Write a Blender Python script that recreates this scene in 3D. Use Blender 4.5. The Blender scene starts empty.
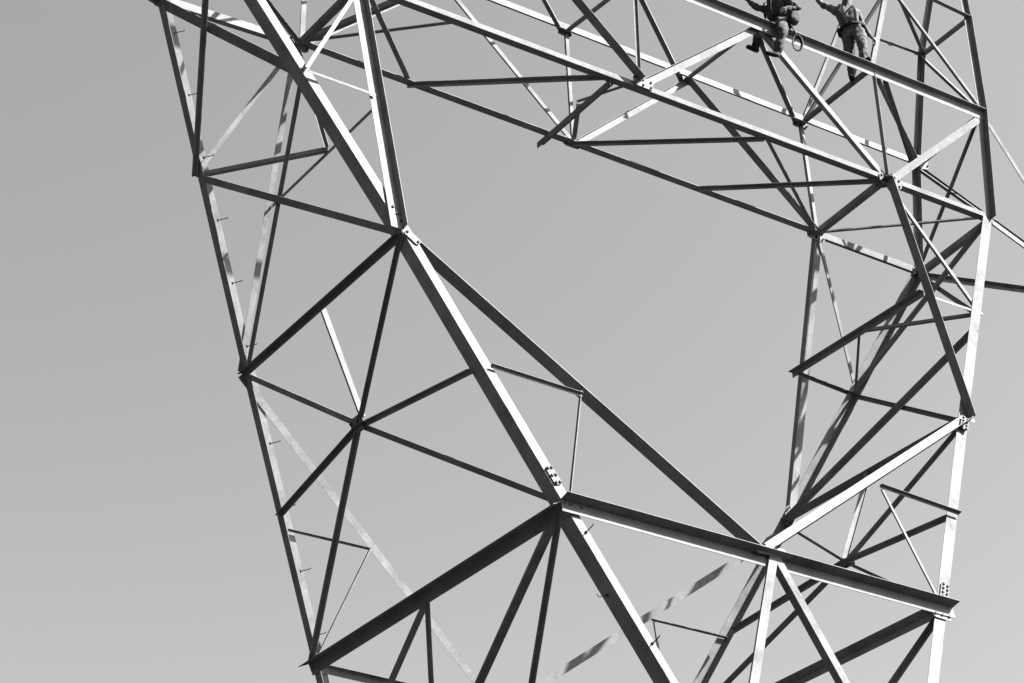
import bpy, bmesh, math, random
from mathutils import Vector, Matrix, noise as mnoise
random.seed(7)
CAM_POS = (-17.803, -24.685, 1.6)
CAM_RIGHT = (0.840693, -0.541457, -0.00765)
CAM_UP = (-0.259909, -0.415861, 0.871497)
CAM_BACK = (-0.47506, -0.730673, -0.490341)
CAM_LENS = 83.9556

# kind, end points in metres (a polyline for a leg), first flange direction and width, second flange direction and width
MEMBERS = [
 ('tower_leg',[(-4.185,5.735,0.0),(-1.424,4.037,10.504),(-3.105,3.132,14.107),(-4.872,2.174,17.763),(-7.137,0.938,22.601)],(1.0,0.0,0.0),0.192,(0.0,-1.0,0.0),0.186),
 ('tower_leg',[(-3.084,-3.143,14.045),(-4.841,-2.202,17.816),(-7.183,-0.897,22.622)],(1.0,0.0,0.0),0.149,(0.0,1.0,0.0),0.205),
 ('tower_leg',[(-4.185,-5.735,0.0),(-1.424,-4.037,10.504),(-3.084,-3.143,14.045)],(1.0,0.0,0.0),0.130,(0.0,1.0,0.0),0.236),
 ('tower_leg',[(4.185,-5.735,0.0),(1.424,-4.037,10.504),(3.085,-3.12,14.05),(4.855,-2.134,17.758),(7.132,-0.943,22.693)],(-1.0,0.0,0.0),0.174,(0.0,1.0,0.0),0.174),
 ('tower_leg',[(4.185,5.735,0.0),(1.424,4.037,10.504),(3.1,3.146,14.069),(4.875,2.148,17.789),(7.187,0.922,22.598)],(-1.0,0.0,0.0),0.155,(0.0,-1.0,0.0),0.155),
 ('arm_chord',[(-4.841,-2.22,17.82),(-4.864,-0.933,22.633)],(-1.0,-0.009,-0.002),0.180,(0.008,-0.966,0.258),0.124),
 ('arm_chord',[(-4.872,2.15,17.757),(-4.883,0.874,22.664)],(-1.0,0.002,-0.002),0.093,(0.002,0.968,0.252),0.062),
 ('arm_chord',[(4.855,-2.152,17.762),(4.836,-0.941,22.678)],(1.0,0.009,0.002),0.124,(0.008,-0.971,0.239),0.161),
 ('arm_chord',[(4.875,2.124,17.783),(4.883,0.894,22.613)],(1.0,-0.001,-0.002),0.139,(0.002,0.969,0.247),0.105),
 ('arm_chord',[(-4.692,-2.151,17.864),(0.151,-3.056,14.195)],(0.615,0.194,0.764),0.012,(-0.003,0.97,-0.244),0.186),
 ('arm_chord',[(4.855,-2.152,17.763),(0.042,-3.22,14.112)],(-0.62,0.189,0.762),0.130,(0.02,-0.966,0.256),0.130),
 ('arm_chord',[(-4.872,2.153,17.758),(0.0,3.125,14.064)],(-0.617,0.199,-0.761),0.112,(-0.001,0.967,0.253),0.062),
 ('arm_chord',[(4.875,2.127,17.783),(-0.0,3.125,14.064)],(0.62,0.199,-0.759),0.112,(0.003,0.967,0.256),0.037),
 ('frame_strut',[(-3.122,3.194,14.1),(-3.1,-3.205,14.037)],(0.435,0.01,-0.9),0.180,(-0.9,0.001,-0.435),0.186),
 ('frame_strut',[(-3.145,-3.174,14.053),(3.148,-3.15,14.057)],(0.002,-0.244,-0.97),0.177,(0.003,-0.97,0.244),0.174),
 ('frame_strut',[(3.069,-3.12,14.058),(3.083,3.146,14.077)],(-0.43,0.004,-0.903),0.139,(-0.903,0.001,0.43),0.139),
 ('frame_strut',[(-3.105,3.111,14.102),(3.1,3.125,14.064)],(-0.006,0.253,-0.967),0.124,(0.001,-0.967,-0.253),0.093),
 ('frame_strut',[(-4.883,2.174,17.758),(-4.852,-2.202,17.81)],(0.435,-0.008,-0.9),0.093,(-0.9,-0.012,-0.435),0.093),
 ('frame_strut',[(4.858,2.148,17.797),(4.838,-2.134,17.766)],(0.43,-0.009,0.903),0.124,(-0.903,0.001,0.43),0.139),
 ('diagonal_brace',[(-4.856,2.187,17.708),(-4.122,0.098,16.184)],(-0.339,-0.629,0.7),0.087,(0.9,-0.001,0.435),0.087),
 ('diagonal_brace',[(-4.122,0.098,16.184),(-3.093,-3.036,14.044)],(-0.347,-0.604,0.717),0.087,(0.9,-0.001,0.435),0.087),
 ('diagonal_brace',[(-4.863,-2.202,17.805),(-4.156,0.065,16.218)],(0.345,-0.608,-0.715),0.068,(-0.906,-0.014,-0.424),0.043),
 ('diagonal_brace',[(-4.156,0.065,16.217),(-3.128,3.132,14.096)],(0.344,-0.609,-0.714),0.078,(-0.9,0.001,-0.435),0.056),
 ('diagonal_brace',[(-4.003,-2.515,15.912),(-4.149,0.065,16.221)],(0.431,0.131,-0.893),0.074,(-0.9,0.001,-0.435),0.074),
 ('diagonal_brace',[(-4.149,0.065,16.221),(-4.009,2.566,15.937)],(0.431,-0.125,-0.893),0.074,(-0.9,0.001,-0.435),0.074),
 ('thin_brace',[(-4.833,0.016,17.762),(-4.141,0.078,16.329)],(0.016,-0.999,-0.036),0.037,(0.9,-0.001,0.435),0.105),
 ('thin_brace',[(4.864,2.148,17.794),(4.026,-0.191,16.044)],(-0.331,0.638,-0.695),0.037,(-0.903,0.001,0.43),0.050),
 ('thin_brace',[(4.026,-0.191,16.044),(3.074,-3.12,14.055)],(-0.343,0.601,-0.721),0.037,(-0.903,0.001,0.43),0.050),
 ('thin_brace',[(4.832,-2.134,17.769),(4.015,-0.191,16.049)],(-0.308,-0.7,-0.644),0.062,(-0.903,0.001,0.43),0.062),
 ('diagonal_brace',[(4.015,-0.191,16.049),(3.078,3.146,14.08)],(-0.361,-0.547,-0.755),0.068,(-0.903,0.001,0.431),0.068),
 ('diagonal_brace',[(3.877,-2.631,15.802),(4.001,-0.191,16.056)],(-0.427,0.115,-0.897),0.068,(-0.903,0.001,0.43),0.068),
 ('diagonal_brace',[(4.001,-0.191,16.056),(3.916,2.456,15.87)],(-0.429,-0.077,-0.9),0.093,(-0.903,0.001,0.43),0.074),
 ('thin_brace',[(4.815,0.023,17.799),(3.987,-0.191,16.063)],(0.047,-0.994,0.1),0.037,(-0.903,0.001,0.43),0.093),
 ('thin_brace',[(-3.841,-2.713,15.908),(-2.473,-2.714,15.885)],(-0.017,-0.244,-0.97),0.043,(0.003,-0.97,0.244),0.050),
 ('thin_brace',[(-2.443,-2.692,15.959),(-2.963,-3.149,14.147)],(-0.963,0.062,0.261),0.012,(-0.003,0.97,-0.244),0.062),
 ('thin_brace',[(2.472,-2.699,15.875),(3.909,-2.712,15.804)],(-0.05,-0.244,-0.969),0.040,(0.003,-0.97,0.244),0.056),
 ('thin_brace',[(2.494,-2.707,15.829),(2.942,-3.14,14.101)],(0.97,0.063,0.236),0.037,(-0.003,0.97,-0.244),0.025),
 ('thin_brace',[(-3.812,2.651,15.796),(-2.503,2.647,15.815)],(0.015,0.253,-0.967),0.037,(0.001,-0.967,-0.253),0.037),
 ('thin_brace',[(-2.503,2.635,15.812),(-3.105,3.084,14.095)],(0.947,0.082,-0.31),0.037,(0.001,-0.967,-0.253),0.037),
 ('thin_brace',[(2.471,2.65,15.817),(3.91,2.647,15.83)],(0.01,0.253,-0.967),0.031,(0.001,-0.967,-0.253),0.037),
 ('thin_brace',[(2.495,2.649,15.773),(3.1,3.098,14.057)],(0.947,-0.081,0.312),0.043,(0.001,-0.967,-0.253),0.037),
 ('diagonal_brace',[(-6.041,1.535,20.231),(-4.853,-2.064,17.808)],(-0.335,-0.6,0.727),0.105,(0.904,0.012,0.426),0.093),
 ('diagonal_brace',[(-6.09,1.538,20.298),(-7.208,-0.897,22.61)],(0.301,-0.726,-0.619),0.068,(-0.9,-0.001,-0.436),0.062),
 ('diagonal_brace',[(-7.136,1.025,22.568),(-5.985,-1.454,20.193)],(-0.284,-0.729,0.623),0.155,(0.904,0.012,0.426),0.139),
 ('diagonal_brace',[(-4.844,2.175,17.776),(-5.998,-1.402,20.32)],(0.343,-0.615,-0.71),0.093,(0.904,0.012,0.426),0.068),
 ('thin_brace',[(-4.871,1.509,20.228),(-4.85,-1.452,20.229)],(0.004,-0.0,-1.0),0.062,(1.0,0.007,0.004),0.043),
 ('thin_brace',[(-4.895,0.895,22.632),(-4.878,-0.132,20.248)],(0.005,-0.918,0.396),0.056,(-1.0,-0.007,-0.004),0.043),
 ('diagonal_brace',[(-6.065,1.538,20.31),(-4.866,-0.133,20.231)],(0.812,0.583,-0.0),0.068,(0.022,-0.031,0.999),0.062),
 ('diagonal_brace',[(-6.069,1.493,20.295),(-4.883,0.862,22.66)],(-0.9,-0.106,0.423),0.068,(0.006,0.967,0.255),0.019),
 ('thin_brace',[(-5.987,-1.638,20.248),(-4.959,-1.628,20.253)],(0.008,-0.239,-0.971),0.050,(-0.008,0.971,-0.239),0.025),
 ('thin_brace',[(-6.043,-1.639,20.282),(-4.863,-0.948,22.637)],(0.901,-0.097,-0.423),0.056,(-0.024,0.962,-0.271),0.043),
 ('diagonal_brace',[(6.04,1.596,20.241),(4.843,-2.134,17.763)],(-0.348,0.594,-0.726),0.068,(-0.901,0.001,0.434),0.050),
 ('diagonal_brace',[(6.026,1.597,20.247),(7.107,-0.942,22.704)],(-0.299,-0.726,-0.619),0.074,(-0.908,0.018,0.418),0.074),
 ('diagonal_brace',[(7.151,0.922,22.615),(6.028,-1.475,20.288)],(-0.294,0.733,-0.613),0.074,(-0.901,0.001,0.434),0.062),
 ('diagonal_brace',[(4.83,2.148,17.811),(5.821,-1.606,19.88)],(-0.37,-0.522,-0.769),0.093,(-0.901,0.001,0.434),0.093),
 ('diagonal_brace',[(4.871,1.733,20.376),(4.856,-1.505,20.316)],(-0.003,0.019,-1.0),0.099,(-1.0,0.005,0.003),0.093),
 ('thin_brace',[(4.873,0.074,20.351),(6.077,-1.465,20.297)],(0.787,0.616,-0.0),0.056,(0.017,-0.022,1.0),0.050),
 ('thin_brace',[(4.873,0.074,20.351),(6.051,1.596,20.235)],(-0.098,-0.0,-0.995),0.056,(0.785,-0.614,-0.077),0.043),
 ('thin_brace',[(4.744,1.484,20.247),(6.053,1.56,20.226)],(-0.03,0.247,-0.969),0.056,(0.052,-0.967,-0.248),0.056),
 ('thin_brace',[(4.884,0.87,22.606),(6.052,1.549,20.222)],(0.905,-0.107,0.413),0.056,(-0.009,0.963,0.27),0.025),
 ('thin_brace',[(4.836,-0.947,22.68),(6.078,-1.489,20.303)],(-0.891,-0.116,-0.439),0.062,(-0.014,0.973,-0.229),0.074),
 ('thin_brace',[(4.898,-1.562,20.235),(6.079,-1.501,20.306)],(0.071,-0.238,-0.969),0.050,(-0.036,0.97,-0.241),0.019),
 ('beam_chord',[(-7.183,-0.897,22.622),(7.132,-0.943,22.693)],(-0.005,0.016,1.0),0.087,(0.003,1.0,-0.016),0.130),
 ('beam_chord',[(-7.137,0.938,22.601),(-4.883,0.898,22.67)],(-0.03,0.026,0.999),0.124,(0.019,0.999,-0.026),0.093),
 ('beam_chord',[(-4.883,0.898,22.67),(4.883,0.918,22.619)],(0.005,0.026,1.0),0.093,(0.002,-1.0,0.026),0.139),
 ('beam_chord',[(4.883,0.918,22.619),(7.187,0.922,22.598)],(0.009,0.026,1.0),0.124,(-0.002,1.0,-0.026),0.062),
 ('beam_chord',[(-7.158,-0.92,24.837),(7.205,-0.981,24.85)],(0.001,-0.016,-1.0),0.186,(-0.004,-1.0,0.016),0.099),
 ('beam_chord',[(-7.158,0.913,24.837),(7.294,0.821,24.792)],(0.003,0.026,1.0),0.143,(-0.006,-1.0,0.026),0.037),
 ('transverse_strut',[(-4.883,0.897,22.679),(-4.864,-0.915,22.637)],(1.0,0.011,-0.005),0.099,(0.006,-0.023,1.0),0.093),
 ('transverse_strut',[(4.883,0.918,22.628),(4.836,-0.923,22.683)],(1.0,-0.026,-0.004),0.105,(0.005,0.03,1.0),0.093),
 ('transverse_strut',[(-7.137,0.938,22.61),(-7.183,-0.897,22.632)],(1.0,-0.025,-0.004),0.105,(0.005,0.012,1.0),0.093),
 ('transverse_strut',[(7.187,0.922,22.607),(7.132,-0.942,22.702)],(1.0,-0.03,-0.004),0.112,(0.006,0.051,0.999),0.093),
 ('transverse_strut',[(-0.509,-0.858,22.668),(-0.548,1.087,22.611)],(1.0,0.02,-0.006),0.124,(-0.005,-0.03,-1.0),0.112),
 ('diagonal_brace',[(-4.883,0.898,22.689),(-4.105,-0.794,22.735)],(0.909,0.417,-0.017),0.068,(0.005,0.03,1.0),0.093),
 ('diagonal_brace',[(-4.883,0.899,22.698),(-3.055,-0.791,22.739)],(-0.679,-0.734,0.025),0.068,(0.005,0.03,1.0),0.062),
 ('diagonal_brace',[(-4.865,-0.915,22.662),(-3.019,0.9,22.694)],(0.701,-0.713,0.018),0.081,(-0.021,0.004,1.0),0.062),
 ('diagonal_brace',[(-3.031,0.879,22.652),(-0.562,-0.854,22.69)],(-0.574,-0.818,0.027),0.068,(-0.005,-0.03,-1.0),0.068),
 ('thin_brace',[(-0.049,0.848,22.637),(2.451,-0.823,22.674)],(-0.556,-0.831,0.027),0.062,(-0.005,-0.03,-1.0),0.062),
 ('diagonal_brace',[(2.372,0.829,22.625),(4.836,-0.924,22.665)],(-0.58,-0.814,0.027),0.068,(-0.005,-0.03,-1.0),0.062),
 ('thin_brace',[(2.451,-0.822,22.702),(4.883,0.919,22.638)],(0.582,-0.813,0.021),0.062,(0.005,0.03,1.0),0.062),
 ('thin_brace',[(-0.526,-0.022,22.718),(-0.032,-0.913,22.742)],(-0.875,-0.485,0.019),0.056,(0.005,0.03,1.0),0.050),
 ('diagonal_brace',[(-0.525,0.007,22.717),(-0.064,0.827,22.691)],(0.872,-0.49,0.01),0.068,(0.005,0.03,1.0),0.050),
 ('thin_brace',[(4.883,0.919,22.638),(7.132,-0.942,22.711)],(-0.638,-0.77,0.026),0.056,(-0.003,0.036,0.999),0.056),
 ('diagonal_brace',[(-0.014,-0.93,22.76),(2.406,-0.89,24.825)],(0.649,-0.013,-0.76),0.130,(0.001,-1.0,0.018),0.037),
 ('diagonal_brace',[(2.406,-0.89,24.825),(4.836,-0.936,22.674)],(0.663,0.012,0.749),0.093,(0.003,1.0,-0.018),0.081),
 ('diagonal_brace',[(-2.434,-0.926,24.837),(-0.014,-0.93,22.76)],(0.651,0.012,0.759),0.093,(0.007,-1.0,0.01),0.161),
 ('diagonal_brace',[(-2.434,-0.926,24.837),(-4.864,-0.927,22.628)],(-0.673,0.013,0.74),0.093,(0.008,1.0,-0.01),0.081),
 ('vertical_post',[(-0.014,-0.942,22.76),(0.01,-0.891,24.782)],(-1.0,0.001,0.012),0.062,(-0.001,-1.0,0.025),0.043),
 ('vertical_post',[(4.836,-0.948,22.674),(4.786,-0.912,24.889)],(1.0,-0.001,0.022),0.043,(-0.001,-1.0,0.016),0.081),
 ('vertical_post',[(-4.864,-0.94,22.628),(-4.868,-0.938,24.837)],(1.0,-0.001,0.002),0.056,(0.001,1.0,-0.001),0.081),
 ('diagonal_brace',[(4.836,-0.936,22.674),(7.205,-0.987,24.85)],(0.676,-0.013,-0.737),0.124,(0.02,1.0,0.001),0.043),
 ('diagonal_brace',[(-4.864,-0.927,22.628),(-7.158,-0.926,24.837)],(-0.694,-0.011,-0.72),0.124,(-0.007,1.0,-0.008),0.043),
 ('diagonal_brace',[(-0.026,0.894,22.69),(2.341,0.964,24.845)],(0.673,-0.018,-0.739),0.105,(0.004,-1.0,0.028),0.037),
 ('thin_brace',[(2.341,0.964,24.845),(4.883,0.903,22.62)],(0.659,0.021,0.752),0.062,(0.0,-1.0,0.028),0.139),
 ('diagonal_brace',[(-0.025,0.884,22.69),(-2.433,0.889,24.838)],(0.665,0.021,0.746),0.074,(-0.013,1.0,-0.017),0.031),
 ('diagonal_brace',[(-2.434,0.889,24.838),(-4.883,0.873,22.67)],(0.663,-0.018,-0.749),0.074,(-0.009,-1.0,0.017),0.093),
 ('vertical_post',[(-0.026,0.872,22.691),(-0.08,0.917,24.854)],(1.0,0.003,0.025),0.062,(-0.002,1.0,-0.021),0.043),
 ('vertical_post',[(4.883,0.881,22.62),(4.78,0.94,24.853)],(0.999,0.003,0.046),0.062,(-0.002,1.0,-0.026),0.062),
 ('vertical_post',[(-4.883,0.861,22.67),(-4.868,0.876,24.837)],(1.0,0.002,-0.007),0.087,(0.002,-1.0,0.007),0.019),
 ('thin_brace',[(-4.882,0.848,22.671),(-7.158,0.864,24.838)],(-0.69,-0.021,-0.724),0.062,(0.011,-1.0,0.018),0.062),
 ('transverse_strut',[(0.011,-0.866,24.769),(-0.08,0.955,24.841)],(0.998,0.049,0.026),0.062,(-0.024,-0.041,0.999),0.043),
 ('transverse_strut',[(2.406,-0.878,24.812),(2.341,0.98,24.832)],(0.999,0.035,0.026),0.062,(-0.026,-0.012,1.0),0.043),
 ('transverse_strut',[(4.787,-0.887,24.876),(4.78,0.977,24.84)],(1.0,0.004,0.027),0.081,(-0.027,0.019,0.999),0.062),
 ('transverse_strut',[(7.205,-0.975,24.837),(7.294,0.821,24.779)],(0.998,-0.049,0.028),0.068,(-0.026,0.034,0.999),0.062),
 ('transverse_strut',[(-2.433,-0.913,24.825),(-2.433,0.913,24.825)],(1.0,-0.0,0.027),0.062,(-0.027,0.0,1.0),0.043),
 ('transverse_strut',[(-4.867,-0.913,24.825),(-4.867,0.913,24.825)],(1.0,-0.0,0.027),0.062,(-0.027,0.0,1.0),0.043),
 ('transverse_strut',[(-7.158,-0.913,24.825),(-7.158,0.913,24.825)],(1.0,-0.0,0.027),0.062,(-0.027,0.0,1.0),0.043),
 ('diagonal_brace',[(0.011,-0.867,24.756),(2.341,0.979,24.82)],(-0.62,0.784,-0.032),0.081,(-0.037,0.012,0.999),0.043),
 ('diagonal_brace',[(2.407,-0.878,24.8),(4.781,0.976,24.828)],(-0.615,0.788,-0.032),0.081,(-0.027,0.019,0.999),0.062),
 ('diagonal_brace',[(4.786,-0.888,24.864),(7.294,0.82,24.767)],(0.564,-0.825,0.031),0.087,(0.009,0.044,0.999),0.043),
 ('diagonal_brace',[(-2.433,-0.914,24.812),(-0.08,0.954,24.829)],(-0.621,0.783,-0.032),0.068,(-0.024,0.022,0.999),0.043),
 ('diagonal_brace',[(-4.867,-0.914,24.812),(-2.433,0.913,24.812)],(-0.6,0.799,-0.032),0.068,(-0.019,0.025,0.999),0.043),
 ('diagonal_brace',[(5.113,-0.814,24.803),(7.146,0.841,24.826)],(0.631,-0.775,0.032),0.081,(0.027,-0.019,-0.999),0.062),
 ('vertical_post',[(7.175,0.922,22.598),(7.282,0.822,24.792)],(-0.034,-0.998,-0.044),0.124,(-0.998,0.032,0.05),0.105),
 ('vertical_post',[(7.12,-0.943,22.693),(7.193,-0.974,24.85)],(-0.033,-0.999,-0.014),0.124,(-0.999,0.032,0.034),0.105),
 ('vertical_post',[(-7.125,0.938,22.601),(-7.146,0.913,24.837)],(-0.025,-1.0,-0.011),0.124,(1.0,-0.025,0.009),0.105),
 ('vertical_post',[(-7.17,-0.897,22.622),(-7.146,-0.914,24.837)],(-0.025,-1.0,-0.007),0.124,(1.0,-0.025,-0.011),0.105),
 ('thin_brace',[(7.269,0.822,24.793),(7.108,-0.942,22.694)],(-0.008,0.766,-0.643),0.062,(-0.998,0.032,0.05),0.056),
 ('thin_brace',[(7.15,0.923,22.599),(7.168,-0.973,24.851)],(-0.057,-0.764,-0.643),0.037,(-0.998,0.039,0.041),0.056),
 ('thin_brace',[(-7.134,0.913,24.837),(-7.158,-0.897,22.622)],(0.025,0.774,-0.633),0.062,(1.0,-0.025,0.009),0.056),
 ('peak_post',[(7.205,-0.975,24.85),(7.502,-0.617,27.161)],(-0.037,-0.987,0.157),0.112,(-0.991,0.056,0.119),0.093),
 ('peak_post',[(7.294,0.821,24.792),(7.515,0.616,27.149)],(-0.06,-0.995,-0.081),0.112,(-0.994,0.052,0.098),0.093),
 ('peak_post',[(7.502,-0.617,27.161),(7.905,0.0,30.189)],(-0.032,-0.979,0.204),0.093,(-0.991,0.057,0.12),0.093),
 ('peak_post',[(7.515,0.616,27.149),(7.905,0.0,30.189)],(-0.07,-0.979,-0.189),0.093,(-0.99,0.045,0.136),0.093),
 ('transverse_strut',[(7.502,-0.617,27.161),(7.515,0.616,27.149)],(1.0,-0.01,-0.0),0.068,(0.0,0.01,1.0),0.062),
 ('peak_post',[(4.787,-0.881,24.888),(6.494,-0.231,29.335)],(0.934,-0.087,-0.346),0.087,(0.033,0.987,-0.157),0.062),
 ('peak_post',[(4.779,0.971,24.852),(6.454,0.51,29.211)],(0.932,-0.03,-0.361),0.074,(-0.063,-0.995,-0.081),0.062),
 ('transverse_strut',[(6.494,-0.237,29.336),(6.454,0.517,29.212)],(0.999,0.053,-0.0),0.068,(-0.009,0.163,0.987),0.062),
 ('peak_post',[(6.494,-0.237,29.336),(7.905,0.0,30.189)],(0.517,0.0,-0.856),0.087,(-0.122,0.99,-0.074),0.062),
 ('peak_post',[(6.454,0.517,29.212),(7.905,0.0,30.189)],(0.559,0.0,-0.829),0.087,(-0.235,-0.959,-0.158),0.062),
 ('thin_brace',[(5.66,0.716,27.151),(7.513,0.598,27.147)],(0.003,0.081,-0.997),0.062,(-0.063,-0.995,-0.081),0.031),
 ('thin_brace',[(7.501,-0.629,27.163),(6.575,-0.584,27.254)],(0.104,0.153,0.983),0.062,(-0.033,-0.987,0.157),0.074),
 ('thin_brace',[(5.856,-0.591,27.039),(7.205,-0.984,24.851)],(0.854,0.053,0.517),0.056,(0.033,0.987,-0.157),0.050),
 ('diagonal_brace',[(5.856,-0.581,27.038),(7.515,0.616,27.149)],(0.585,-0.811,0.0),0.068,(-0.044,-0.032,0.999),0.062),
 ('diagonal_brace',[(4.774,0.949,24.839),(5.718,-0.355,27.136)],(0.925,0.0,-0.38),0.074,(-0.177,-0.885,-0.43),0.068),
 ('diagonal_brace',[(7.496,0.617,27.151),(7.186,-0.974,24.852)],(-0.012,0.823,-0.568),0.068,(-0.994,0.052,0.098),0.062),
 ('peak_post',[(-7.158,-0.913,24.837),(-7.508,-0.617,27.154)],(-0.019,-0.992,0.124),0.112,(0.989,-0.0,0.149),0.093),
 ('peak_post',[(-7.158,0.913,24.837),(-7.508,0.617,27.154)],(0.019,-0.992,-0.124),0.112,(0.989,0.0,0.149),0.093),
 ('peak_post',[(-7.508,-0.617,27.154),(-7.905,0.0,30.189)],(-0.029,-0.98,0.195),0.093,(0.991,-0.004,0.13),0.093),
 ('peak_post',[(-7.508,0.617,27.154),(-7.905,0.0,30.189)],(0.029,-0.98,-0.195),0.093,(0.991,0.004,0.13),0.093),
 ('transverse_strut',[(-7.508,-0.617,27.154),(-7.508,0.617,27.154)],(1.0,-0.0,0.0),0.068,(-0.0,-0.0,1.0),0.062),
 ('peak_post',[(-4.868,-0.907,24.837),(-5.55,-0.703,28.247)],(0.981,0.025,0.195),0.087,(-0.013,0.998,-0.062),0.062),
 ('peak_post',[(-4.868,0.907,24.837),(-5.333,0.768,27.162)],(0.981,-0.025,0.195),0.074,(-0.013,-0.998,-0.062),0.062),
 ('transverse_strut',[(-5.55,-0.709,28.247),(-5.333,0.774,27.162)],(0.989,-0.145,0.0),0.068,(0.085,0.58,0.81),0.062),
 ('peak_post',[(-5.55,-0.709,28.247),(-7.905,0.0,30.189)],(0.636,-0.0,0.772),0.087,(0.175,0.974,-0.144),0.062),
 ('peak_post',[(-5.333,0.774,27.162),(-7.905,0.0,30.189)],(0.762,-0.0,0.648),0.087,(0.124,-0.982,-0.146),0.062),
 ('thin_brace',[(-5.053,0.833,25.858),(-7.508,0.598,27.152)],(-0.472,0.112,-0.875),0.062,(0.022,-0.99,-0.138),0.031),
 ('diagonal_brace',[(-7.49,0.617,27.157),(-7.14,-0.913,24.84)],(0.082,0.837,-0.541),0.068,(0.989,-0.0,0.149),0.062),
 ('crossarm_chord',[(7.187,0.921,22.588),(10.54,-0.0,22.688)],(-0.266,-0.964,0.03),0.093,(0.02,-0.036,-0.999),0.093),
 ('crossarm_chord',[(7.132,-0.943,22.683),(10.54,-0.0,22.688)],(-0.267,0.963,-0.027),0.093,(0.008,-0.026,-1.0),0.093),
 ('crossarm_chord',[(7.294,0.821,24.792),(10.54,0.0,22.697)],(-0.542,0.0,-0.84),0.081,(-0.175,-0.978,0.113),0.062),
 ('crossarm_chord',[(7.205,-0.975,24.85),(10.54,0.0,22.697)],(-0.542,-0.0,-0.84),0.081,(-0.2,0.971,0.129),0.062),
 ('crossarm_chord',[(-7.137,0.938,22.591),(-10.54,-0.0,22.688)],(0.266,-0.964,0.027),0.093,(-0.019,-0.033,-0.999),0.093),
 ('crossarm_chord',[(-7.183,-0.897,22.613),(-10.54,-0.0,22.688)],(0.257,0.966,-0.03),0.093,(-0.028,-0.023,-0.999),0.093),
 ('crossarm_chord',[(-7.158,0.913,24.837),(-10.54,0.0,22.697)],(0.535,-0.0,-0.845),0.081,(0.188,-0.975,0.119),0.062),
 ('crossarm_chord',[(-7.158,-0.913,24.837),(-10.54,0.0,22.697)],(0.535,0.0,-0.845),0.081,(0.188,0.975,0.119),0.062),
 ('diagonal_brace',[(0.041,-3.214,14.11),(-1.425,-4.049,10.507)],(0.93,-0.088,-0.358),0.124,(0.004,0.974,-0.227),0.037),
 ('diagonal_brace',[(0.041,-3.214,14.11),(1.425,-4.049,10.507)],(0.937,0.089,0.339),0.124,(-0.01,0.973,-0.229),0.112),
 ('diagonal_brace',[(0.0,3.134,14.066),(-1.424,4.025,10.501)],(0.932,0.089,-0.35),0.112,(0.001,-0.97,-0.243),0.062),
 ('diagonal_brace',[(0.0,3.134,14.066),(1.424,4.025,10.501)],(0.932,-0.087,0.351),0.112,(0.0,-0.97,-0.242),0.062),
 ('diagonal_brace',[(-3.097,0.035,14.059),(-2.601,0.712,12.998)],(0.211,-0.866,-0.454),0.068,(-0.906,0.001,-0.422),0.043),
 ('diagonal_brace',[(-3.077,0.035,14.069),(-2.726,1.756,13.32)],(0.381,-0.433,-0.817),0.112,(0.906,-0.001,0.423),0.062),
 ('diagonal_brace',[(-3.056,-3.023,13.965),(-2.331,-1.238,12.413)],(0.304,-0.693,-0.654),0.068,(-0.906,0.001,-0.423),0.056),
 ('diagonal_brace',[(-3.028,-2.907,14.079),(-0.604,2.855,14.137)],(0.922,-0.388,-0.003),0.112,(-0.001,-0.01,1.0),0.062),
 ('diagonal_brace',[(3.069,-3.12,14.058),(2.604,-2.418,13.065)],(-0.229,-0.842,-0.488),0.087,(-0.906,0.001,0.424),0.074),
 ('frame_strut',[(-1.406,4.037,10.504),(-1.406,-4.037,10.504)],(-0.0,-0.0,-1.0),0.109,(1.0,-0.0,-0.0),0.109),
 ('frame_strut',[(-2.786,4.886,5.252),(-2.786,-4.886,5.252)],(-0.0,-0.0,-1.0),0.093,(1.0,-0.0,-0.0),0.093),
 ('diagonal_brace',[(-1.394,0.004,10.5),(-2.774,4.89,5.248)],(0.0,-0.732,-0.681),0.087,(0.982,0.129,-0.138),0.087),
 ('diagonal_brace',[(-1.394,-0.004,10.5),(-2.774,-4.89,5.248)],(-0.0,-0.732,0.681),0.087,(0.982,-0.129,-0.138),0.087),
 ('diagonal_brace',[(-2.774,0.004,5.249),(-4.154,5.739,-0.004)],(-0.0,-0.675,-0.737),0.093,(0.985,0.129,-0.118),0.093),
 ('diagonal_brace',[(-2.774,-0.004,5.249),(-4.154,-5.739,-0.004)],(0.0,-0.675,0.737),0.093,(0.985,-0.129,-0.118),0.093),
 ('frame_strut',[(-1.424,-4.019,10.504),(1.424,-4.019,10.504)],(0.0,-0.0,-1.0),0.109,(-0.0,1.0,-0.0),0.109),
 ('frame_strut',[(-2.805,-4.867,5.252),(2.805,-4.867,5.252)],(0.0,-0.0,-1.0),0.093,(-0.0,1.0,-0.0),0.093),
 ('diagonal_brace',[(-0.002,-4.006,10.501),(-2.807,-4.855,5.248)],(0.882,-0.0,-0.471),0.087,(-0.066,0.99,-0.125),0.087),
 ('diagonal_brace',[(0.002,-4.006,10.501),(2.807,-4.855,5.248)],(0.882,0.0,0.471),0.087,(0.066,0.99,-0.125),0.087),
 ('diagonal_brace',[(-0.002,-4.855,5.249),(-4.187,-5.704,-0.003)],(0.782,0.0,-0.623),0.093,(-0.078,0.992,-0.098),0.093),
 ('diagonal_brace',[(0.002,-4.855,5.249),(4.187,-5.704,-0.003)],(0.782,0.0,0.623),0.093,(0.078,0.992,-0.098),0.093),
 ('frame_strut',[(1.406,-4.037,10.504),(1.406,4.037,10.504)],(-0.0,-0.0,-1.0),0.109,(-1.0,-0.0,-0.0),0.109),
 ('frame_strut',[(2.786,-4.886,5.252),(2.786,4.886,5.252)],(-0.0,-0.0,-1.0),0.093,(-1.0,-0.0,-0.0),0.093),
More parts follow.
